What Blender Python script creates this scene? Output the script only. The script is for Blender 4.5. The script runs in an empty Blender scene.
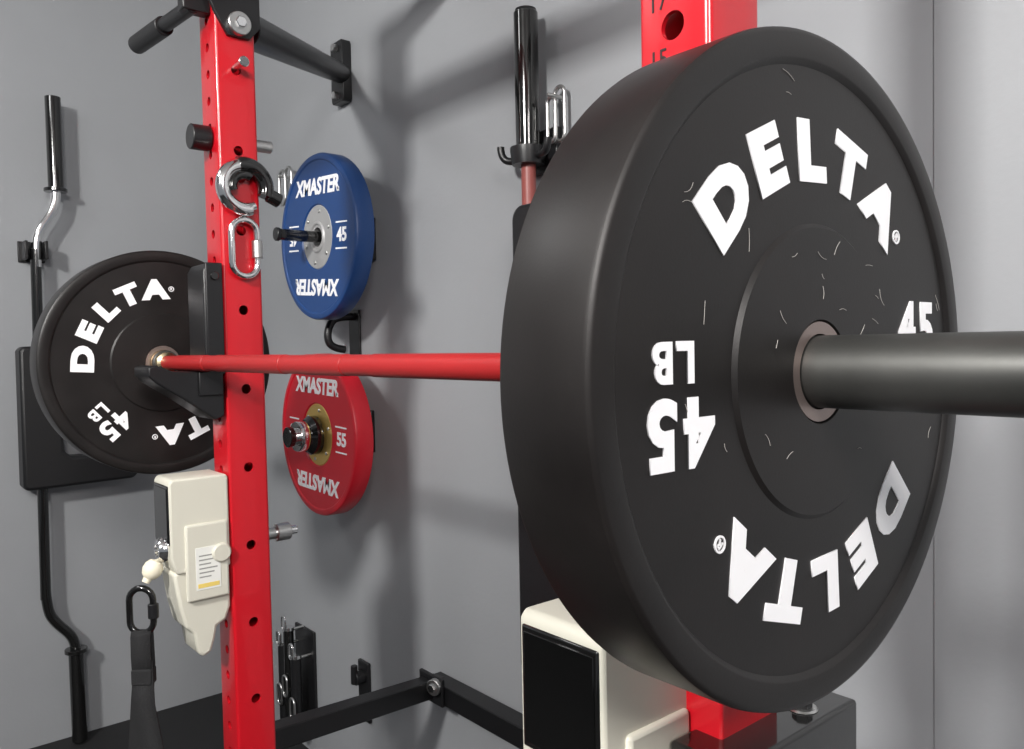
import bpy, math, bmesh, random
from mathutils import Vector as V, Matrix as M
sc=bpy.context.scene
sc.view_settings.view_transform='Standard'
pi=math.pi
# ---------------------------------------------------------------- materials
def mat(name,col,rough=.5,metal=0,bump=0,bscale=200,var=0,vscale=6,coat=0,spec=.5,anis=None):
    m=bpy.data.materials.new(name);m.use_nodes=True;nt=m.node_tree;b=nt.nodes['Principled BSDF']
    b.inputs['Base Color'].default_value=(*col,1);b.inputs['Roughness'].default_value=rough
    b.inputs['Metallic'].default_value=metal;b.inputs['Coat Weight'].default_value=coat
    b.inputs['Specular IOR Level'].default_value=spec
    tc=nt.nodes.new('ShaderNodeTexCoord')
    if var:
        n=nt.nodes.new('ShaderNodeTexNoise');n.inputs['Scale'].default_value=vscale;n.inputs['Detail'].default_value=5
        nt.links.new(tc.outputs['Object'],n.inputs['Vector'])
        r=nt.nodes.new('ShaderNodeValToRGB')
        r.color_ramp.elements[0].position=.3;r.color_ramp.elements[1].position=.7
        r.color_ramp.elements[0].color=(*[c*(1-var) for c in col],1);r.color_ramp.elements[1].color=(*[min(1,c*(1+var)) for c in col],1)
        nt.links.new(n.outputs['Fac'],r.inputs['Fac']);nt.links.new(r.outputs['Color'],b.inputs['Base Color'])
        mr=nt.nodes.new('ShaderNodeMapRange');mr.inputs['To Min'].default_value=max(0,rough-.07);mr.inputs['To Max'].default_value=min(1,rough+.07)
        nt.links.new(n.outputs['Fac'],mr.inputs['Value']);nt.links.new(mr.outputs['Result'],b.inputs['Roughness'])
    if bump:
        n2=nt.nodes.new('ShaderNodeTexNoise');n2.inputs['Scale'].default_value=bscale;n2.inputs['Detail'].default_value=3
        nt.links.new(tc.outputs['Object'],n2.inputs['Vector'])
        bp=nt.nodes.new('ShaderNodeBump');bp.inputs['Strength'].default_value=bump;bp.inputs['Distance'].default_value=.0015
        nt.links.new(n2.outputs['Fac'],bp.inputs['Height']);nt.links.new(bp.outputs['Normal'],b.inputs['Normal'])
    return m
wallm=mat('wall_paint',(.315,.325,.34),.5,bump=.2,bscale=90,var=.03,vscale=3)
ceilm=mat('ceiling_paint',(.7,.7,.7),.8,bump=.1)
floorm=mat('rubber_floor',(.011,.011,.012),.75,bump=.5,bscale=300,var=.3,vscale=150)
rubber=mat('black_rubber',(.0100,.0085,.0082),.40,bump=.04,bscale=500,var=.3,vscale=12,spec=.38)
white=mat('white_lettering',(.98,.98,1.0),.5)
redp=mat('red_powdercoat',(.52,.006,.014),.28,bump=.06,bscale=700,coat=.3)
redbar=mat('red_cerakote',(.36,.012,.013),.42,bump=.05,bscale=600)
redbump=mat('red_bumper',(.58,.008,.022),.42,bump=.04)
bluebump=mat('blue_bumper',(.010,.052,.19),.42,bump=.04)
blk=mat('black_powdercoat',(.008,.008,.009),.36,bump=.1,bscale=600)
blkgloss=mat('black_gloss_steel',(.006,.006,.006),.13,metal=0,coat=.6)
foam=mat('black_vinyl',(.006,.006,.007),.45,bump=.15,bscale=300)
chrome=mat('chrome',(.85,.85,.85),.12,1)
zinc=mat('zinc_steel',(.6,.6,.59),.3,1)
steel=mat('sleeve_steel',(.105,.105,.10),.42,.8,bump=.02,bscale=300,var=.15,vscale=10)
brass=mat('brass',(.80,.66,.42),.25,1)
gold=mat('gold_hub',(.75,.52,.16),.38,.7)
hubst=mat('hub_steel',(.42,.42,.42),.45,.3)
hubdk=mat('hub_ring_steel',(.32,.26,.24),.4,.8)
beige=mat('cream_plastic',(.64,.62,.53),.45,bump=.03)
screen=mat('screen_glass',(.003,.003,.003),.1,coat=.5)
lab=mat('label_paper',(.8,.8,.76),.6)
yel=mat('label_yellow',(.8,.6,.15),.6)
greyink=mat('grey_ink',(.3,.3,.28),.6)
cream=mat('cream_rubber',(.82,.76,.6),.5)
web=mat('black_webbing',(.010,.010,.011),.85,bump=.8,bscale=500)
inkblk=mat('laser_cut_dark',(.01,.01,.01),.7)
lint=mat('pale_lint',(.5,.48,.45),.8)
# ---------------------------------------------------------------- builders
def root(name,loc=(0,0,0)):
    e=bpy.data.objects.new(name,None);e.location=loc;e.empty_display_size=.05;sc.collection.objects.link(e);return e
def link(name,me,par,m,smooth=None):
    o=bpy.data.objects.new(name,me);sc.collection.objects.link(o)
    if m: me.materials.append(m)
    if smooth is not None:
        for p in me.polygons:p.use_smooth=True
        me.set_sharp_from_angle(angle=math.radians(smooth))
    if par:
        o.parent=par;o.matrix_parent_inverse=M.Translation(par.location).inverted()
    return o
def bevel(o,w,seg=3):
    md=o.modifiers.new('bev','BEVEL');md.width=w;md.segments=seg;md.limit_method='ANGLE';md.angle_limit=math.radians(35)
    for p in o.data.polygons:p.use_smooth=True
    o.data.set_sharp_from_angle(angle=math.radians(60))
    return o
def box(par,name,lo,hi,m,bev=.002,mx=None):
    bm=bmesh.new();bmesh.ops.create_cube(bm,size=1)
    for v in bm.verts:
        v.co=V([(lo[i]+hi[i])/2+v.co[i]*(hi[i]-lo[i]) for i in range(3)])
        if mx: v.co=mx@v.co
    me=bpy.data.meshes.new(name);bm.to_mesh(me);bm.free()
    o=link(name,me,par,m)
    if bev:bevel(o,bev)
    return o
def frame(p0,p1):
    z=(V(p1)-V(p0)).normalized()
    h=V((0,0,1)) if abs(z.z)<.9 else V((1,0,0))
    x=h.cross(z).normalized();y=z.cross(x)
    return x,y,z
def lathe(par,name,p0,axis,prof,m,seg=64,smooth=35,closed=False):
    """prof: list of (distance along axis, radius)"""
    x,y,z=frame((0,0,0),axis);p0=V(p0);bm=bmesh.new();rings=[]
    for (h,r) in prof:
        if r<1e-6: rings.append([bm.verts.new(p0+z*h)])
        else: rings.append([bm.verts.new(p0+z*h+x*(r*math.cos(2*pi*i/seg))+y*(r*math.sin(2*pi*i/seg))) for i in range(seg)])
    n=len(rings);rng=range(n if closed else n-1)
    for k in rng:
        a,b=rings[k],rings[(k+1)%n]
        for i in range(seg):
            j=(i+1)%seg
            if len(a)==1 and len(b)==1:continue
            if len(a)==1:bm.faces.new((a[0],b[i],b[j]))
            elif len(b)==1:bm.faces.new((a[i],a[j],b[0]))
            else:bm.faces.new((a[i],a[j],b[j],b[i]))
    bmesh.ops.recalc_face_normals(bm,faces=bm.faces)
    me=bpy.data.meshes.new(name);bm.to_mesh(me);bm.free()
    return link(name,me,par,m,smooth)
def cyl(par,name,p0,p1,r,m,ch=.0015,seg=40,r1=None):
    L=(V(p1)-V(p0)).length;r1=r if r1 is None else r1
    return lathe(par,name,p0,V(p1)-V(p0),[(0,0),(0,r-ch),(ch,r),(L-ch,r1),(L,r1-ch),(L,0)],m,seg)
def tube(par,name,pts,r,m,cyc=False,smoothc=False,res=8):
    cu=bpy.data.curves.new(name,'CURVE');cu.dimensions='3D';cu.bevel_depth=r;cu.bevel_resolution=6;cu.use_fill_caps=True
    if smoothc:
        s=cu.splines.new('NURBS');s.points.add(len(pts)-1)
        for i,p in enumerate(pts):s.points[i].co=(*p,1)
        s.use_endpoint_u=not cyc;s.use_cyclic_u=cyc;s.order_u=3;cu.resolution_u=res
    else:
        s=cu.splines.new('POLY');s.points.add(len(pts)-1)
        for i,p in enumerate(pts):s.points[i].co=(*p,1)
        s.use_cyclic_u=cyc
    t=bpy.data.objects.new('t',cu);sc.collection.objects.link(t)
    me=bpy.data.meshes.new_from_object(t.evaluated_get(bpy.context.evaluated_depsgraph_get()))
    bpy.data.objects.remove(t);me.materials.clear()
    return link(name,me,par,m,45)
def prism(par,name,poly,fn,a,b,m,bev=.002):
    bm=bmesh.new();A=[bm.verts.new(fn(u,v,a)) for u,v in poly];B=[bm.verts.new(fn(u,v,b)) for u,v in poly]
    bm.faces.new(A);bm.faces.new(B[::-1]);n=len(poly)
    for i in range(n):bm.faces.new((A[i],B[i],B[(i+1)%n],A[(i+1)%n]))
    bmesh.ops.recalc_face_normals(bm,faces=bm.faces)
    me=bpy.data.meshes.new(name);bm.to_mesh(me);bm.free();o=link(name,me,par,m)
    if bev:bevel(o,bev)
    return o
def text(par,s,c,right,up,size,m,rot=0,bold=.03,shear=0,xs=1,ext=.0012,sp=1.0):
    cu=bpy.data.curves.new('t','FONT');cu.body=s;cu.align_x='CENTER';cu.align_y='CENTER';cu.offset=bold;cu.shear=shear
    cu.space_character=sp;cu.extrude=ext/size;cu.resolution_u=4
    t=bpy.data.objects.new('t',cu);sc.collection.objects.link(t)
    me=bpy.data.meshes.new_from_object(t.evaluated_get(bpy.context.evaluated_depsgraph_get()))
    bpy.data.objects.remove(t);me.materials.clear()
    r=V(right);u=V(up);n=r.cross(u)
    r2=r*math.cos(rot)+u*math.sin(rot);u2=-r*math.sin(rot)+u*math.cos(rot)
    mx=M(((r2.x,u2.x,n.x,c[0]),(r2.y,u2.y,n.y,c[1]),(r2.z,u2.z,n.z,c[2]),(0,0,0,1)))@M.Diagonal((size*xs,size,size,1))
    me.transform(mx)
    return link('letter_'+s.replace(' ','_'),me,par,m)
X=V((1,0,0));Y=V((0,1,0));Z=V((0,0,1))
# ---------------------------------------------------------------- room
WY=.66;WX=-2.15
box(None,'floor',(WX-.1,-4,-.05),(4,WY+.1,0),floorm,0)
box(None,'wall_back',(WX-.1,WY,0),(4,WY+.1,2.75),wallm,0)
box(None,'wall_left',(WX-.1,-4,0),(WX,WY,2.75),wallm,0)
box(None,'ceiling',(WX-.1,-4,2.75),(4,WY+.1,2.8),ceilm,0)
box(None,'trim_1',(.53,WY-.002,0),(4,WY,2.75),wallm,.001)
# ---------------------------------------------------------------- bumper plates
def bumper(name,xin,xout,cz,rotdeg):
    e=root(name,((xin+xout)/2,0,cz));T=xout-xin;D=.0045
    half=[(-.004,.035),(-.001,.036),(-.001,.0985),(-.0035,.1015),(-.0035,.1035),(-.0035,.2035+D/2),(-.0006,.2065+D/2),(0,.208+D/2),(0,.2205+D),(-.0007,.2228+D),(-.0022,.2244+D),(-.0045,.225+D)]
    prof=[(T+a,r) for a,r in half]+[(-a,r) for a,r in half[::-1]]
    lathe(e,'rubber_body',(xin,0,cz),X,prof+[(.004,.034)],rubber,160,30)
    lathe(e,'steel_hub_ring',(xin,0,cz),X,[(.002,.0262),(.002,.0345),(.006,.0352),(T-.006,.0352),(T-.002,.0345),(T-.002,.0262)],hubdk,64,30,closed=True)
    for side in (1,-1):
        right=Y*side;x=(xout-.0035) if side==1 else (xin+.0035)
        def pos(r,a):
            q=right*(r*math.cos(a))+Z*(r*math.sin(a));return (x,q.y,cz+q.z)
        ro=math.radians(rotdeg)*side
        for half_ in (0,1):
            base=ro+half_*pi
            for ch,ad,ex in (('D',42,1.32),('E',21,1.28),('L',.5,1.25),('T',-19.5,1.25),('A',-40,1.28)):
                a=base+pi/2+math.radians(ad)
                text(e,ch,pos(.148,a),right,Z,.0515,white,a-pi/2,.066,0,ex,.0009)
            a=base+pi/2-math.radians(52)
            c=pos(.153,a);nx=V((side,0,0))
            lathe(e,'registered_ring',V(c),nx,[(0,.0042),(.001,.0042),(.001,.0055),(0,.0055)],white,24,closed=True)
            text(e,'R',c,right,Z,.008,white,a-pi/2,.02,0,1,.0009)
            b2=base+math.radians(-3)
            q=lambda du,dv:tuple(V((x,0,cz))+right*(du*math.cos(b2)-dv*math.sin(b2))+Z*(du*math.sin(b2)+dv*math.cos(b2)))
            text(e,'4',q(.1345,.028),right,Z,.054,white,b2,.040,0,1.0,.0009)
            text(e,'5',q(.1680,.028),right,Z,.054,white,b2,.042,0,1.0,.0009)
            text(e,'L',q(.1455,-.012),right,Z,.032,white,b2,.045,0,1.0,.0009)
            text(e,'B',q(.1660,-.012),right,Z,.032,white,b2,.036,0,1.0,.0009)
    return e
BZ=1.327
near=bumper('bumper_plate',.658,.731,BZ,3)
bumper('bumper_plate',-.788,-.718,BZ,44)
random.seed(11)
for i in range(30):
    a=random.uniform(0,2*pi);r=random.uniform(.05,.20);L=random.uniform(.004,.015);t=random.uniform(0,pi);k=random.uniform(-.7,.7)
    xx=.7305 if r<.1 else .7280
    pts=[(xx,r*math.cos(a)+L*(s-.5)*math.cos(t+k*s),BZ+r*math.sin(a)+L*(s-.5)*math.sin(t+k*s)) for s in (0,.25,.5,.75,1)]
    tube(near,'lint_fibre',pts,.00017,lint,smoothc=True)
# ---------------------------------------------------------------- barbell
e=root('barbell',(0,0,BZ))
cyl(e,'shaft',(-.70,0,BZ),(.64,0,BZ),.0140,redbar,seg=48)
for a,b in ((-.62,-.46),(-.41,-.13),(-.06,.06),(.13,.41),(.46,.62)):
    cyl(e,'knurling',(a,0,BZ),(b,0,BZ),.0148,redbar,ch=.0006,seg=48)
cyl(e,'sleeve_near',(.657,0,BZ),(1.075,0,BZ),.0250,steel,seg=96)
cyl(e,'collar_near',(.627,0,BZ),(.657,0,BZ),.036,steel,seg=64)
cyl(e,'sleeve_far',(-1.15,0,BZ),(-.70,0,BZ),.0250,steel,seg=64)
lathe(e,'collar_ring',(-.722,0,BZ),X,[(0,.0255),(.012,.0255),(.02,.021),(.030,.021),(.032,.0145),(0,.0145)],brass,48,closed=True)
# ---------------------------------------------------------------- rack uprights
def upright(par,name,x0,x1,y0,y1,z0,z1,hx,hy,numbers):
    bm=bmesh.new();bmesh.ops.create_cube(bm,size=1)
    for v in bm.verts:v.co=V(((x0+x1)/2+v.co.x*(x1-x0),(y0+y1)/2+v.co.y*(y1-y0),(z0+z1)/2+v.co.z*(z1-z0)))
    vert=[ed for ed in bm.edges if abs(ed.verts[0].co.z-ed.verts[1].co.z)>.1]
    bmesh.ops.bevel(bm,geom=vert,offset=.006,segments=4,affect='EDGES',profile=.5)
    me=bpy.data.meshes.new(name);bm.to_mesh(me);bm.free();o=link(name,me,par,redp)
    bm=bmesh.new()
    def add(mx,r):
        bmesh.ops.create_cone(bm,cap_ends=True,segments=24,radius1=r,radius2=r,depth=.2,matrix=mx)
    cx,cy=(x0+x1)/2,(y0+y1)/2
    for z,r in hx: add(M.Translation((cx,cy,z))@M.Rotation(pi/2,4,'Y'),r)
    for z,r in hy: add(M.Translation((cx,cy,z))@M.Rotation(pi/2,4,'X'),r)
    me2=bpy.data.meshes.new('cut');bm.to_mesh(me2);bm.free();c=bpy.data.objects.new('cut',me2);sc.collection.objects.link(c)
    bm=bmesh.new();bmesh.ops.create_cube(bm,size=1);w=.005
    for v in bm.verts:v.co=V((cx+v.co.x*(x1-x0-2*w),cy+v.co.y*(y1-y0-2*w),(z0+z1)/2+v.co.z*(z1-z0-2*w)))
    me3=bpy.data.meshes.new('cut2');bm.to_mesh(me3);bm.free();c3=bpy.data.objects.new('cut2',me3);sc.collection.objects.link(c3)
    for cc in (c3,c):
        md=o.modifiers.new('b','BOOLEAN');md.operation='DIFFERENCE';md.object=cc;md.solver='EXACT';md.use_self=True
    res=bpy.data.meshes.new_from_object(o.evaluated_get(bpy.context.evaluated_depsgraph_get()))
    o.modifiers.clear();o.data=res
    for cc in (c,c3):bpy.data.objects.remove(cc)
    for p in res.polygons:p.use_smooth=True
    res.set_sharp_from_angle(angle=math.radians(30))
    return o
rack=root('squat_rack',(0,.088,0))
hx=[(.663+.1524*k-.152*4,.0095) for k in range(1,16)]
hy=[(1.625+.0508*k,.0085) for k in range(-30,13)]
hyN=[(1.625+.0508*k,.0125) for k in range(-30,13)]
upright(rack,'upright_far',-.597,-.515,.052,.130,0,2.3,hx,hy,False)
upright(rack,'upright_near',.526,.604,.05,.124,0,2.3,[(z,.0125) for z,_ in hx],hyN,True)
for k,n in ((0,'15'),(1,'17'),(-1,'14'),(2,'18')):
    text(rack,n,(.549,.0498,1.5985+.0508*k),X,Z,.024,inkblk,0,.0,0,.9,.0004)
box(rack,'pullup_crossmember',(-.515,.055,2.07),(.526,.12,2.14),redp,.004)
for s in (-1,1):
    box(rack,'top_wall_tie',(s*.56-.03,.126,2.22),(s*.56+.03,WY-.01,2.28),blk,.003)
    box(rack,'foot',(s*.56-.06,.02,0),(s*.56+.06,.16,.012),blk,.002)
box(rack,'wall_stringer',(-.69,.60,.462),(.66,.65,.512),blk,.003)
def beam(par,name,p0,p1,w,h,m,bev=.003):
    x,y,z=frame(p0,p1);L=(V(p1)-V(p0)).length
    mx=M(((x.x,y.x,z.x,p0[0]),(x.y,y.y,z.y,p0[1]),(x.z,y.z,z.z,p0[2]),(0,0,0,1)))
    return box(par,name,(-w/2,-h/2,0),(w/2,h/2,L),m,bev,mx)
beam(rack,'lower_tie',(-.672,.632,.489),(-.560,.115,.555),.045,.046,blk)
cyl(rack,'corner_bolt',(-.622,.588,.512),(-.617,.575,.512),.020,zinc)
box(rack,'corner_gusset',(-.70,.590,.462),(-.60,.600,.532),blk,.003)
cyl(rack,'corner_bolt_head',(-.618,.576,.512),(-.616,.568,.512),.011,chrome,seg=6)
beam(rack,'lower_tie',(.57,.62,.487),(.57,.12,.548),.045,.05,blk)
cyl(rack,'gusset_bolt',(-.508,.094,1.968),(-.494,.094,1.968),.022,zinc)
cyl(rack,'gusset_bolt_head',(-.496,.094,1.968),(-.486,.094,1.968),.011,chrome,seg=6)
prism(rack,'gusset',[(.03,2.3),(.03,2.03),(.05,1.985),(.074,1.945),(.117,1.945),(.138,1.97),(.138,2.3)],lambda u,v,w:(w,u,v),-.515,-.506,blk,.001)
cyl(rack,'pop_pin_stem',(-.556,.127,.975),(-.556,.17,.975),.012,zinc);cyl(rack,'pop_pin_body',(-.556,.158,.975),(-.556,.188,.975),.018,zinc,seg=24)
cyl(rack,'pop_pin_tip',(-.556,.188,.975),(-.556,.205,.975),.009,chrome)
box(rack,'lower_bracket',(.582,.012,.94),(.650,.205,1.010),blkgloss,.004)
for (a,b) in ((.625,.150),(.605,.188)):
    cyl(rack,'bracket_bolt',(a,b,1.009),(a,b,1.022),.009,blk,seg=6);cyl(rack,'bracket_washer',(a,b,1.009),(a,b,1.012),.014,zinc)
box(rack,'red_collar',(.521,.045,.996),(.612,.131,1.045),redp,.003)
# diagonal arm
arm=root('pull_up_bar_arm',(-.8,.4,2.1))
x0=V((-.585,.136,1.995));x1=V((-1.118,WY-.012,2.145))
cyl(arm,'arm_tube',x0,x1,.036,blk,seg=32,r1=.028)
prism(arm,'wall_flange',[(-1.15,2.06),(-1.09,2.06),(-1.085,2.07),(-1.085,2.225),(-1.09,2.235),(-1.15,2.235),(-1.155,2.225),(-1.155,2.07)],lambda u,v,w:(u,w,v),WY-.03,WY-.0005,blk,.002)
for z in (2.08,2.215):cyl(arm,'flange_bolt',(-1.118,WY-.028,z),(-1.118,WY-.045,z),.011,zinc,seg=6)
h=root('grip_handle',(-.68,0,1.99))
cyl(h,'grip_tube',(-.535,.02,1.995),(-.80,.0,2.0),.014,blk)
cyl(h,'rubber_grip',(-.67,.01,1.997),(-.82,.0,2.001),.019,foam)
box(h,'mount',(-.56,.0,1.985),(-.53,.051,2.03),blk,.003)
p=root('rack_pin',(-.54,.09,1.888))
cyl(p,'pin',(-.545,.089,1.888),(-.475,.089,1.888),.006,zinc);cyl(p,'pin_head',(-.475,.089,1.888),(-.468,.089,1.888),.010,chrome)
p=root('pop_pin_knob',(-.57,.02,1.757))
cyl(p,'knob',(-.558,.014,1.757),(-.558,.050,1.757),.024,blk);cyl(p,'knob_stem',(-.558,.04,1.757),(-.558,.17,1.757),.010,zinc)
cyl(p,'pin_tip',(-.558,.126,1.757),(-.558,.175,1.757),.012,zinc)
# ---------------------------------------------------------------- J cups
def jcup(sx):
    e=root('j_cup',(sx,0,1.36))
    a,b=sx-.045,sx+.045
    fn=lambda u,v,w:(w,u,v)
    prism(e,'back_plate',[(.0155,1.30),(.048,1.30),(.048,1.50),(.042,1.515),(.024,1.515),(.0155,1.50)],fn,a,b,blk,.004)
    prism(e,'cradle',[(.048,1.225),(.03,1.218),(-.03,1.262),(-.075,1.292),(-.088,1.305),(-.088,1.322),(-.072,1.325),(-.045,1.3125),(-.02,1.3115),(.02,1.3115),(.048,1.3115)],fn,a,b,blk,.003)
    box(e,'side_plate',(b,-.0,1.265),(b+.005,.045,1.31),blk,.002)
    box(e,'side_plate_upper',(b,.018,1.305),(b+.005,.050,1.515),blk,.002)
    cyl(e,'side_bolt',(b+.005,.034,1.49),(b+.010,.034,1.49),.008,blkgloss)
jcup(-.56);jcup(.565)
# ---------------------------------------------------------------- carabiner-like parts
def stadium(c,a,b,hw,hh,n=10,twist=0):
    pts=[]
    for k in range(n+1):
        t=pi*k/n;pts.append(V(c)+V(a)*(hw*math.cos(t))+V(b)*(hh-hw+hw*math.sin(t)))
    for k in range(n+1):
        t=pi+pi*k/n;pts.append(V(c)+V(a)*(hw*math.cos(t))+V(b)*(-(hh-hw)+hw*math.sin(t)))
    return pts
def carabiner(name,c,a,b,hw,hh,r,m,gm):
    e=root(name,c);tube(e,'body',stadium(c,a,b,hw,hh),r,m,cyc=True)
    g0=V(c)+V(a)*hw-V(b)*(hh*.35);g1=V(c)+V(a)*hw+V(b)*(hh*.3)
    cyl(e,'screw_gate',g0,g1,r*1.6,gm,seg=24);return e
carabiner('carabiner',(-.503,.092,1.545),Y,Z,.025,.054,.0065,chrome,zinc)
e=root('cable_hook',(-.50,.105,1.655))
c=V((-.500,.094,1.660))
def arc(a0,a1,r,n=22):return [tuple(c+Y*(r*math.cos(math.radians(a0+(a1-a0)*k/n)))+Z*(r*math.sin(math.radians(a0+(a1-a0)*k/n)))) for k in range(n+1)]
tube(e,'chrome_hook',arc(70,285,.042),.0135,chrome)
tube(e,'black_hook',arc(60,200,.024),.010,blkgloss)
tube(e,'black_nose',arc(-20,105,.043),.0155,blkgloss)
cyl(e,'nose_tip',c+Y*.047-Z*.010,c+Y*.070-Z*.020,.014,blkgloss)
tube(e,'eye',arc(255,300,.038,8),.008,chrome)
# ---------------------------------------------------------------- cable trainer devices
def trainer(x0,x1):
    e=root('digital_cable_trainer',((x0+x1)/2,0,1.0));fn=lambda u,v,w:(w,u,v)
    y0=-.06;D=-.018
    S=lambda pl:[(a,b+D) for a,b in pl]
    prism(e,'housing_top',S([(y0,.985),(y0,1.125),(y0+.006,1.132),(.046,1.132),(.0495,1.126),(.0495,.955),(-.05,.955)]),fn,x0,x1,beige,.004)
    prism(e,'housing_lower',S([(y0+.004,.957),(.0495,.957),(.0495,.875),(.040,.850),(.022,.842),(.018,.82),(.010,.795),(-.006,.788),(-.016,.80),(-.022,.838),(-.036,.85),(-.046,.89)]),fn,x0+.006,x1-.006,beige,.006)
    box(e,'side_cover',(x1-.004,-.035,.90+D),(x1+.005,.045,1.045+D),beige,.006)
    cyl(e,'pulley_boss',((x1)-.005,.030,.985+D),((x1)+.012,.030,.985+D),.018,beige,ch=.003)
    box(e,'screen_bezel',(x0+.005,y0-.002,1.010+D),(x1-.004,y0+.002,1.120+D),blkgloss,.003)
    box(e,'screen_glass',(x0+.009,y0-.0032,1.015+D),(x1-.008,y0-.0015,1.115+D),screen,.001)
    box(e,'rating_label',(x1+.0045,-.018,.920+D),(x1+.0058,.028,1.0+D),lab,.0003)
    box(e,'label_stripe',(x1+.0055,-.015,.924+D),(x1+.0062,.025,.932+D),yel,.0002)
    for i in range(6):
        box(e,'label_line',(x1+.0055,-.012,.943+D+i*.008),(x1+.0061,.010+.012*((i*7)%3)/2,.9455+D+i*.008),greyink,0)
    xc=(x0+x1)/2+.005
    lathe(e,'cable_exit_ring',(xc,y0+.004,.98),-Y,[(0,.024),(.012,.023),(.018,.018),(.018,.012),(.006,.010),(0,.010)],chrome,40,closed=True)
    lathe(e,'cable_stopper',(xc,y0-.012,.963),V((0,-.6,-1)),[(0,0),(.004,.012),(.012,.017),(.022,.018),(.032,.014),(.037,.008),(.045,.007),(.045,0)],cream,32)
    return e
trainer(-.605,-.515);trainer(.472,.575)
e=carabiner('snap_hook',(-.562,-.102,.872),V((.64,.77,0)),Z,.022,.042,.006,blkgloss,blk)
s=root('nylon_strap',(-.56,-.1,.7))
def ribbon(name,pts,w,th=.003,dirv=V((.64,.77,0)),w1=None):
    bm=bmesh.new();A=[];n=len(pts)
    for i,p in enumerate(pts):
        wd=w+((w1 or w)-w)*i/(n-1);p=V(p[:3])
        A.append((bm.verts.new(p-dirv*wd/2),bm.verts.new(p+dirv*wd/2)))
    for i in range(n-1):bm.faces.new((A[i][0],A[i][1],A[i+1][1],A[i+1][0]))
    me=bpy.data.meshes.new(name);bm.to_mesh(me);bm.free();o=link(name,me,s,web,60)
    md=o.modifiers.new('s','SOLIDIFY');md.thickness=th;md.offset=0
d=V((.64,.77,0));n_=V((.77,-.64,0));b0=V((-.562,-.102,0))
ribbon('strap_top_loop',[b0+n_*.004+Z*.836,b0+n_*.008+Z*.825,b0+n_*.009+Z*.79,b0+n_*.006+Z*.74],.036)
ribbon('strap_leg',[b0-n_*.003+Z*.836,b0-n_*.004+Z*.77,b0-d*.010+Z*.70-n_*.012,b0-d*.026+Z*.55-n_*.02,b0-d*.034+Z*.25-n_*.02,b0-d*.03+Z*.012-n_*.02],.038,w1=.046)
ribbon('strap_leg',[b0+n_*.005+Z*.78,b0+d*.004+Z*.70+n_*.012,b0+d*.026+Z*.58+n_*.02,b0+d*.046+Z*.48+n_*.02,b0+d*.050+Z*.25+n_*.02,b0+d*.03+Z*.012+n_*.01],.038,w1=.046)
box(s,'stitched_block',(-.012,-.019,.735),(.012,.019,.765),web,.003,M(((n_.x,d.x,0,b0.x),(n_.y,d.y,0,b0.y),(0,0,1,0),(0,0,0,1))))
box(s,'strap_floor_coil',(-.05,-.06,.0),(.05,.06,.014),web,.004,M(((n_.x,d.x,0,b0.x),(n_.y,d.y,0,b0.y),(0,0,1,0),(0,0,0,1))))
# ---------------------------------------------------------------- wall plates
def wallplate(name,cx,cz,m,num,hubm,rot):
    yf=.50;T=.055;e=root(name,(cx,yf+T/2,cz));HR=.086
    half=[(.007,HR),(.003,HR+.004),(.003,.205),(0,.209),(0,.2185),(.002,.2225),(.007,.225)]
    prof=half+[(T-a,r) for a,r in half[::-1]]
    lathe(e,'rubber_body',(cx,yf,cz),Y,prof,m,128,30,closed=True)
    lathe(e,'hub_disc',(cx,yf,cz),Y,[(.005,.0265),(.005,.032),(.001,.036),(.001,.040),(.005,.044),(.005,HR-.002),(.007,HR+.001),(T-.006,HR+.001),(T-.006,.0265)],hubm,64,25,closed=True)
    for k in range(6):
        a=k*pi/3+.3;cyl(e,'hub_rivet',(cx+.070*math.cos(a),yf+.008,cz+.070*math.sin(a)),(cx+.070*math.cos(a),yf+.002,cz+.070*math.sin(a)),.005,zinc,ch=.001,seg=12)
    y=yf+.003
    for hf in (0,1):
        b=rot+hf*pi
        q=lambda du,dv:(cx+du*math.cos(b)-dv*math.sin(b),y,cz+du*math.sin(b)+dv*math.cos(b))
        text(e,'XMASTER',q(0,.134),X,Z,.060,white,b,.035,.12,.96,.0012)
        text(e,'.',q(.122,.134),X,Z,.05,white,b,.035,0,1,.0012)
        text(e,num,q(.143,.0),X,Z,.050,white,b,.03,0,1.05,.0012)
        for s in (-1,1):
            box(e,'accent_bar',(-.03,-.001,-.002),(.03,.001,.002),white,0,M.Translation(q(.140,s*.034))@M.Rotation(-b,4,'Y'))
    return e
BX=-1.022;RX=-1.055;RZ=1.110
wallplate('weight_plate',BX,1.653,bluebump,'45',hubst,math.radians(-4))
wallplate('weight_plate',RX,RZ,redbump,'55',gold,math.radians(178))
def peg(name,cx,cz,m,r,y0):
    e=root(name,(cx,.6,cz))
    cyl(e,'peg_rod',(cx,WY-.012,cz),(cx,y0,cz),r,m)
    box(e,'peg_mount',(cx-.05,WY-.014,cz-.06),(cx+.05,WY-.0005,cz+.06),blk,.003)
    return e
e=peg('plate_storage_peg',BX,1.653,blkgloss,.0155,.395);cyl(e,'peg_cap',(BX,.395,1.653),(BX,.385,1.653),.018,blk)
e=peg('plate_storage_peg',RX,RZ,chrome,.0235,.43)
cyl(e,'peg_cap',(RX,.43,RZ),(RX,.415,RZ),.028,blkgloss)
lathe(e,'clamp_collar',(RX,.440,RZ),Y,[(0,.024),(0,.040),(.004,.042),(.024,.042),(.028,.040),(.028,.024)],chrome,48,closed=True)
lathe(e,'collar_ring',(RX,.468,RZ),Y,[(0,.024),(0,.044),(.012,.054),(.031,.054),(.031,.024)],blkgloss,48,closed=True)
box(e,'clamp_lever',(RX-.052,.435,RZ-.017),(RX-.03,.465,RZ+.018),chrome,.004)
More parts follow.
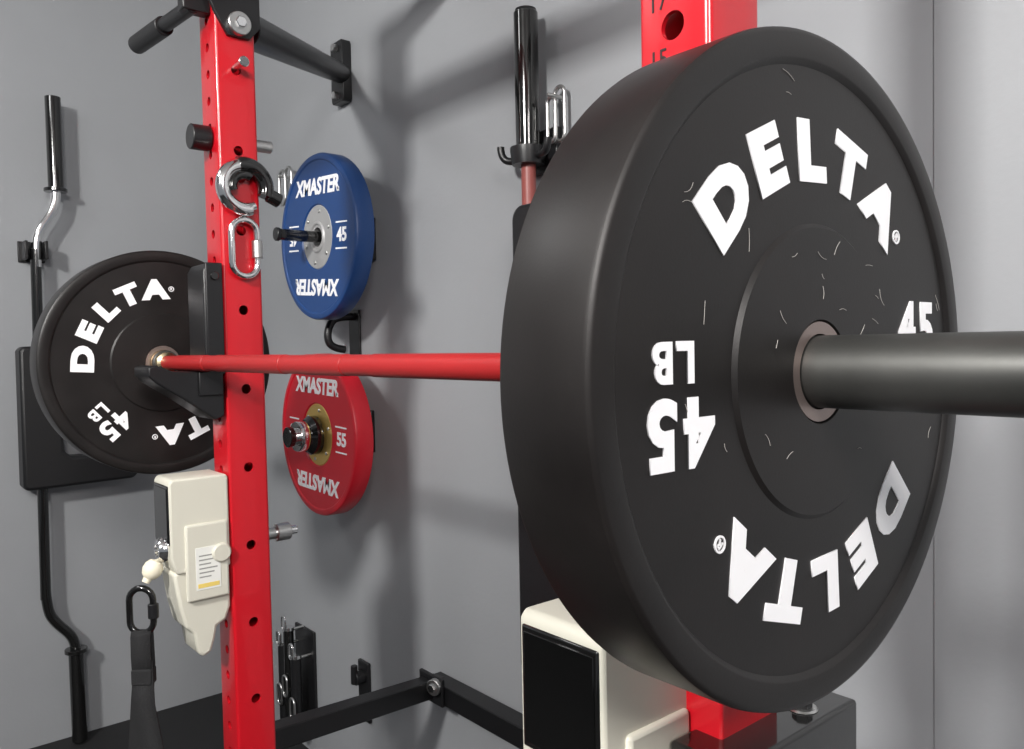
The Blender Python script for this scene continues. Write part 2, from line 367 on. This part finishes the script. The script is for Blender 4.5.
e=root('wall_hook',(-1.10,.6,1.39))
box(e,'back_plate',(-1.13,WY-.008,1.30),(-1.07,WY-.0005,1.46),blk,.002)
tube(e,'hook',[(-1.10,WY-.01,1.44),(-1.10,.60,1.44),(-1.10,.575,1.42),(-1.10,.565,1.38),(-1.10,.58,1.35),(-1.10,.62,1.345)],.011,blk,smoothc=True)
e=root('spring_collar',(-1.45,.62,1.87))
tube(e,'loop_1',stadium((-1.46,.63,1.87),X,Z,.022,.065),.005,zinc,cyc=True)
tube(e,'loop_2',stadium((-1.475,.615,1.87),X,Z,.022,.055),.005,zinc,cyc=True)
cyl(e,'wall_pin',(-1.465,WY-.0005,1.905),(-1.465,.595,1.905),.005,zinc)
# ---------------------------------------------------------------- vertical bar on wall
e=root('stored_barbell',(-.26,.62,1))
bx,by=-.268,.613
cyl(e,'sleeve',(bx,by,1.745),(bx,by,2.040),.0255,blkgloss,seg=48)
lathe(e,'end_cap',(bx,by,2.040),Z,[(0,.0235),(.006,.022),(.006,0)],blk,32)
cyl(e,'shaft',(bx,by,.30),(bx,by,1.735),.0155,mat('faded_red_shaft',(.28,.07,.06),.4),seg=32)
cyl(e,'lower_sleeve',(bx,by,.001),(bx,by,.30),.0245,blkgloss,seg=32)
e=root('barbell_holder',(bx,.63,1.75))
lathe(e,'cup',(bx,by,1.725),Z,[(0,.0165),(0,.034),(.028,.038),(.036,.038),(.036,.027),(.01,.0165)],blk,48,closed=True)
box(e,'bracket',(bx-.055,by+.03,1.71),(bx+.055,WY-.0005,1.80),blk,.003)
tube(e,'fork_left',[(bx-.03,by,1.74),(bx-.055,by-.01,1.738),(bx-.066,by-.02,1.755),(bx-.066,by-.02,1.772)],.008,blk,smoothc=True)
tube(e,'fork_right',[(bx+.03,by,1.74),(bx+.06,by-.01,1.738),(bx+.075,by-.015,1.745),(bx+.078,by-.015,1.765)],.008,blk,smoothc=True)
e=root('spring_collar',(-.19,.64,1.81))
tube(e,'loop_1',stadium((-.198,.64,1.82),X,Z,.014,.055),.0042,zinc,cyc=True)
tube(e,'loop_2',stadium((-.213,.63,1.81),X,Z,.012,.045),.0042,zinc,cyc=True)
cyl(e,'wall_pin',(-.202,WY-.0005,1.855),(-.202,.61,1.855),.004,zinc)
# padded board
e=root('bench_pad',(-.17,.57,1.14))
rr=.03;pl=[]
X0,X1,Z0,Z1=-.250,-.04,.665,1.630
for (cx,cz,a0) in ((X1-rr,Z1-rr,0),(X0+rr,Z1-rr,90),(X0+rr,Z0+rr,180),(X1-rr,Z0+rr,270)):
    for k in range(7):
        a=math.radians(a0+15*k);pl.append((cx+rr*math.cos(a),cz+rr*math.sin(a)))
prism(e,'vinyl_pad',pl,lambda u,v,w:(u,w,v),.545,.585,foam,.010)
prism(e,'board_back',[(X0+.01,Z0+.01),(X1-.01,Z0+.01),(X1-.01,Z1-.01),(X0+.01,Z1-.01)],lambda u,v,w:(u,w,v),.583,.595,blk,.002)
for z in (.8,1.4):box(e,'wall_standoff',(-.13,.594,z),(-.08,WY-.0005,z+.08),blk,.002)
# ---------------------------------------------------------------- safety squat bar
e=root('safety_squat_bar',(-2.08,.05,1.1))
sx=-2.08
cyl(e,'sleeve_upper',(sx,.081,1.905),(sx,.081,2.213),.0245,blkgloss,seg=40)
cyl(e,'collar_upper',(sx,.079,1.895),(sx,.079,1.907),.036,blkgloss)
tube(e,'bend_upper',[(sx,.079,1.90),(sx,.078,1.86),(sx,.06,1.815),(sx,.022,1.76),(sx,.012,1.70),(sx,.012,1.64)],.0165,chrome,smoothc=True)
cyl(e,'shaft',(sx,.012,1.70),(sx,.0,.52),.0165,blkgloss,seg=32)
tube(e,'bend_lower',[(sx,.0,.56),(sx,.002,.48),(sx,.03,.43),(sx,.07,.385),(sx,.084,.345),(sx,.085,.31)],.0165,blkgloss,smoothc=True)
cyl(e,'sleeve_lower',(sx,.086,.008),(sx,.085,.32),.0245,blkgloss,seg=40)
cyl(e,'collar_lower',(sx,.085,.318),(sx,.085,.332),.036,blkgloss)
prism(e,'neck_pad',[(-.05,.90),(.03,.90),(.28,.905),(.30,.925),(.30,.985),(.28,1.0),(.09,1.0),(.065,1.02),(.06,1.36),(.045,1.375),(-.045,1.375),(-.055,1.36),(-.058,.915)],lambda u,v,w:(w,u,v),-2.12,-2.03,foam,.02)
cyl(e,'pad_handle',(sx,.29,.955),(sx,.33,.955),.016,foam)
e=root('bar_wall_bracket',(-2.11,.01,1.69))
box(e,'plate',(WX+.0005,-.03,1.66),(WX+.01,.05,1.73),blk,.002)
box(e,'arm_lower',(WX+.008,-.022,1.665),(sx+.02,-.012,1.725),blk,.002)
box(e,'arm_upper',(WX+.008,.035,1.665),(sx+.03,.045,1.725),blk,.002)
# ---------------------------------------------------------------- low wall accessories
e=root('cable_attachment_rack',(-1.49,.6,.28))
box(e,'back_plate',(-1.56,WY-.01,.10),(-1.42,WY-.0005,.42),blk,.003)
for i,(xx,z0,z1) in enumerate(((-1.545,.10,.36),(-1.50,.14,.42),(-1.45,.08,.34))):
    cyl(e,'handle',(xx,.60,z0),(xx,.60,z1),.017,foam if i%2==0 else blkgloss)
    cyl(e,'handle_cap',(xx,.60,z1),(xx,.60,z1+.012),.019,chrome)
    tube(e,'ring',stadium((xx,.585,z1+.025),X,Z,.014,.025),.004,chrome,cyc=True)
    tube(e,'lower_ring',stadium((xx+.008,.580,z0+.10),X,Z,.016,.035),.004,zinc,cyc=True)
    cyl(e,'hanger',(xx,WY-.005,z1),(xx,.59,z1),.005,zinc)
e=root('wall_bracket',(-1.075,.62,.33))
box(e,'plate',(-1.125,WY-.012,.24),(-1.065,WY-.0005,.42),blk,.004)
cyl(e,'peg',(-1.095,WY-.01,.375),(-1.095,.62,.375),.020,blk)
cyl(e,'hook_tip',(-1.095,.62,.36),(-1.095,.62,.415),.010,blk)
cyl(e,'bolt',(-1.095,WY-.012,.275),(-1.095,WY-.022,.275),.009,zinc,seg=6)
# ---------------------------------------------------------------- lights
def area(name,loc,tgt,size,en,col=(1,1,1),sy=None):
    l=bpy.data.lights.new(name,'AREA');l.energy=en;l.size=size;l.color=col
    if sy:l.shape='RECTANGLE';l.size_y=sy
    o=bpy.data.objects.new(name,l);sc.collection.objects.link(o);o.location=loc
    o.rotation_euler=(V(tgt)-V(loc)).to_track_quat('-Z','Y').to_euler();return o
area('ceiling_lamp',(.75,-2.2,2.66),(-.3,.5,1.2),.30,108,(1,.98,.95))
area('ceiling_lamp',(2.6,-1.2,2.5),(.7,.1,1.2),.6,62,(1,.96,.93))
area('ceiling_lamp',(-1.0,-1.2,2.68),(-1,-.6,0),.5,10,(1,1,1))
w=bpy.data.worlds.new('world');sc.world=w;w.use_nodes=True
w.node_tree.nodes['Background'].inputs[0].default_value=(.88,.93,1,1);w.node_tree.nodes['Background'].inputs[1].default_value=.24
# ---------------------------------------------------------------- camera
cd=bpy.data.cameras.new('camera');cam=bpy.data.objects.new('camera',cd);sc.collection.objects.link(cam);sc.camera=cam
cd.sensor_width=36;cd.lens=812/1024*36;cd.clip_start=.01
r=V((.6416,.767,0)).normalized();f=(V((-.767,.6416,0)).normalized()-Z*.037).normalized();u=r.cross(f).normalized()
r2=(r-u*.02).normalized();u2=(u+r*.02).normalized();b=r2.cross(u2).normalized()
cam.matrix_world=M(((r2.x,u2.x,b.x,1.022),(r2.y,u2.y,b.y,-.5225),(r2.z,u2.z,b.z,1.35),(0,0,0,1)))
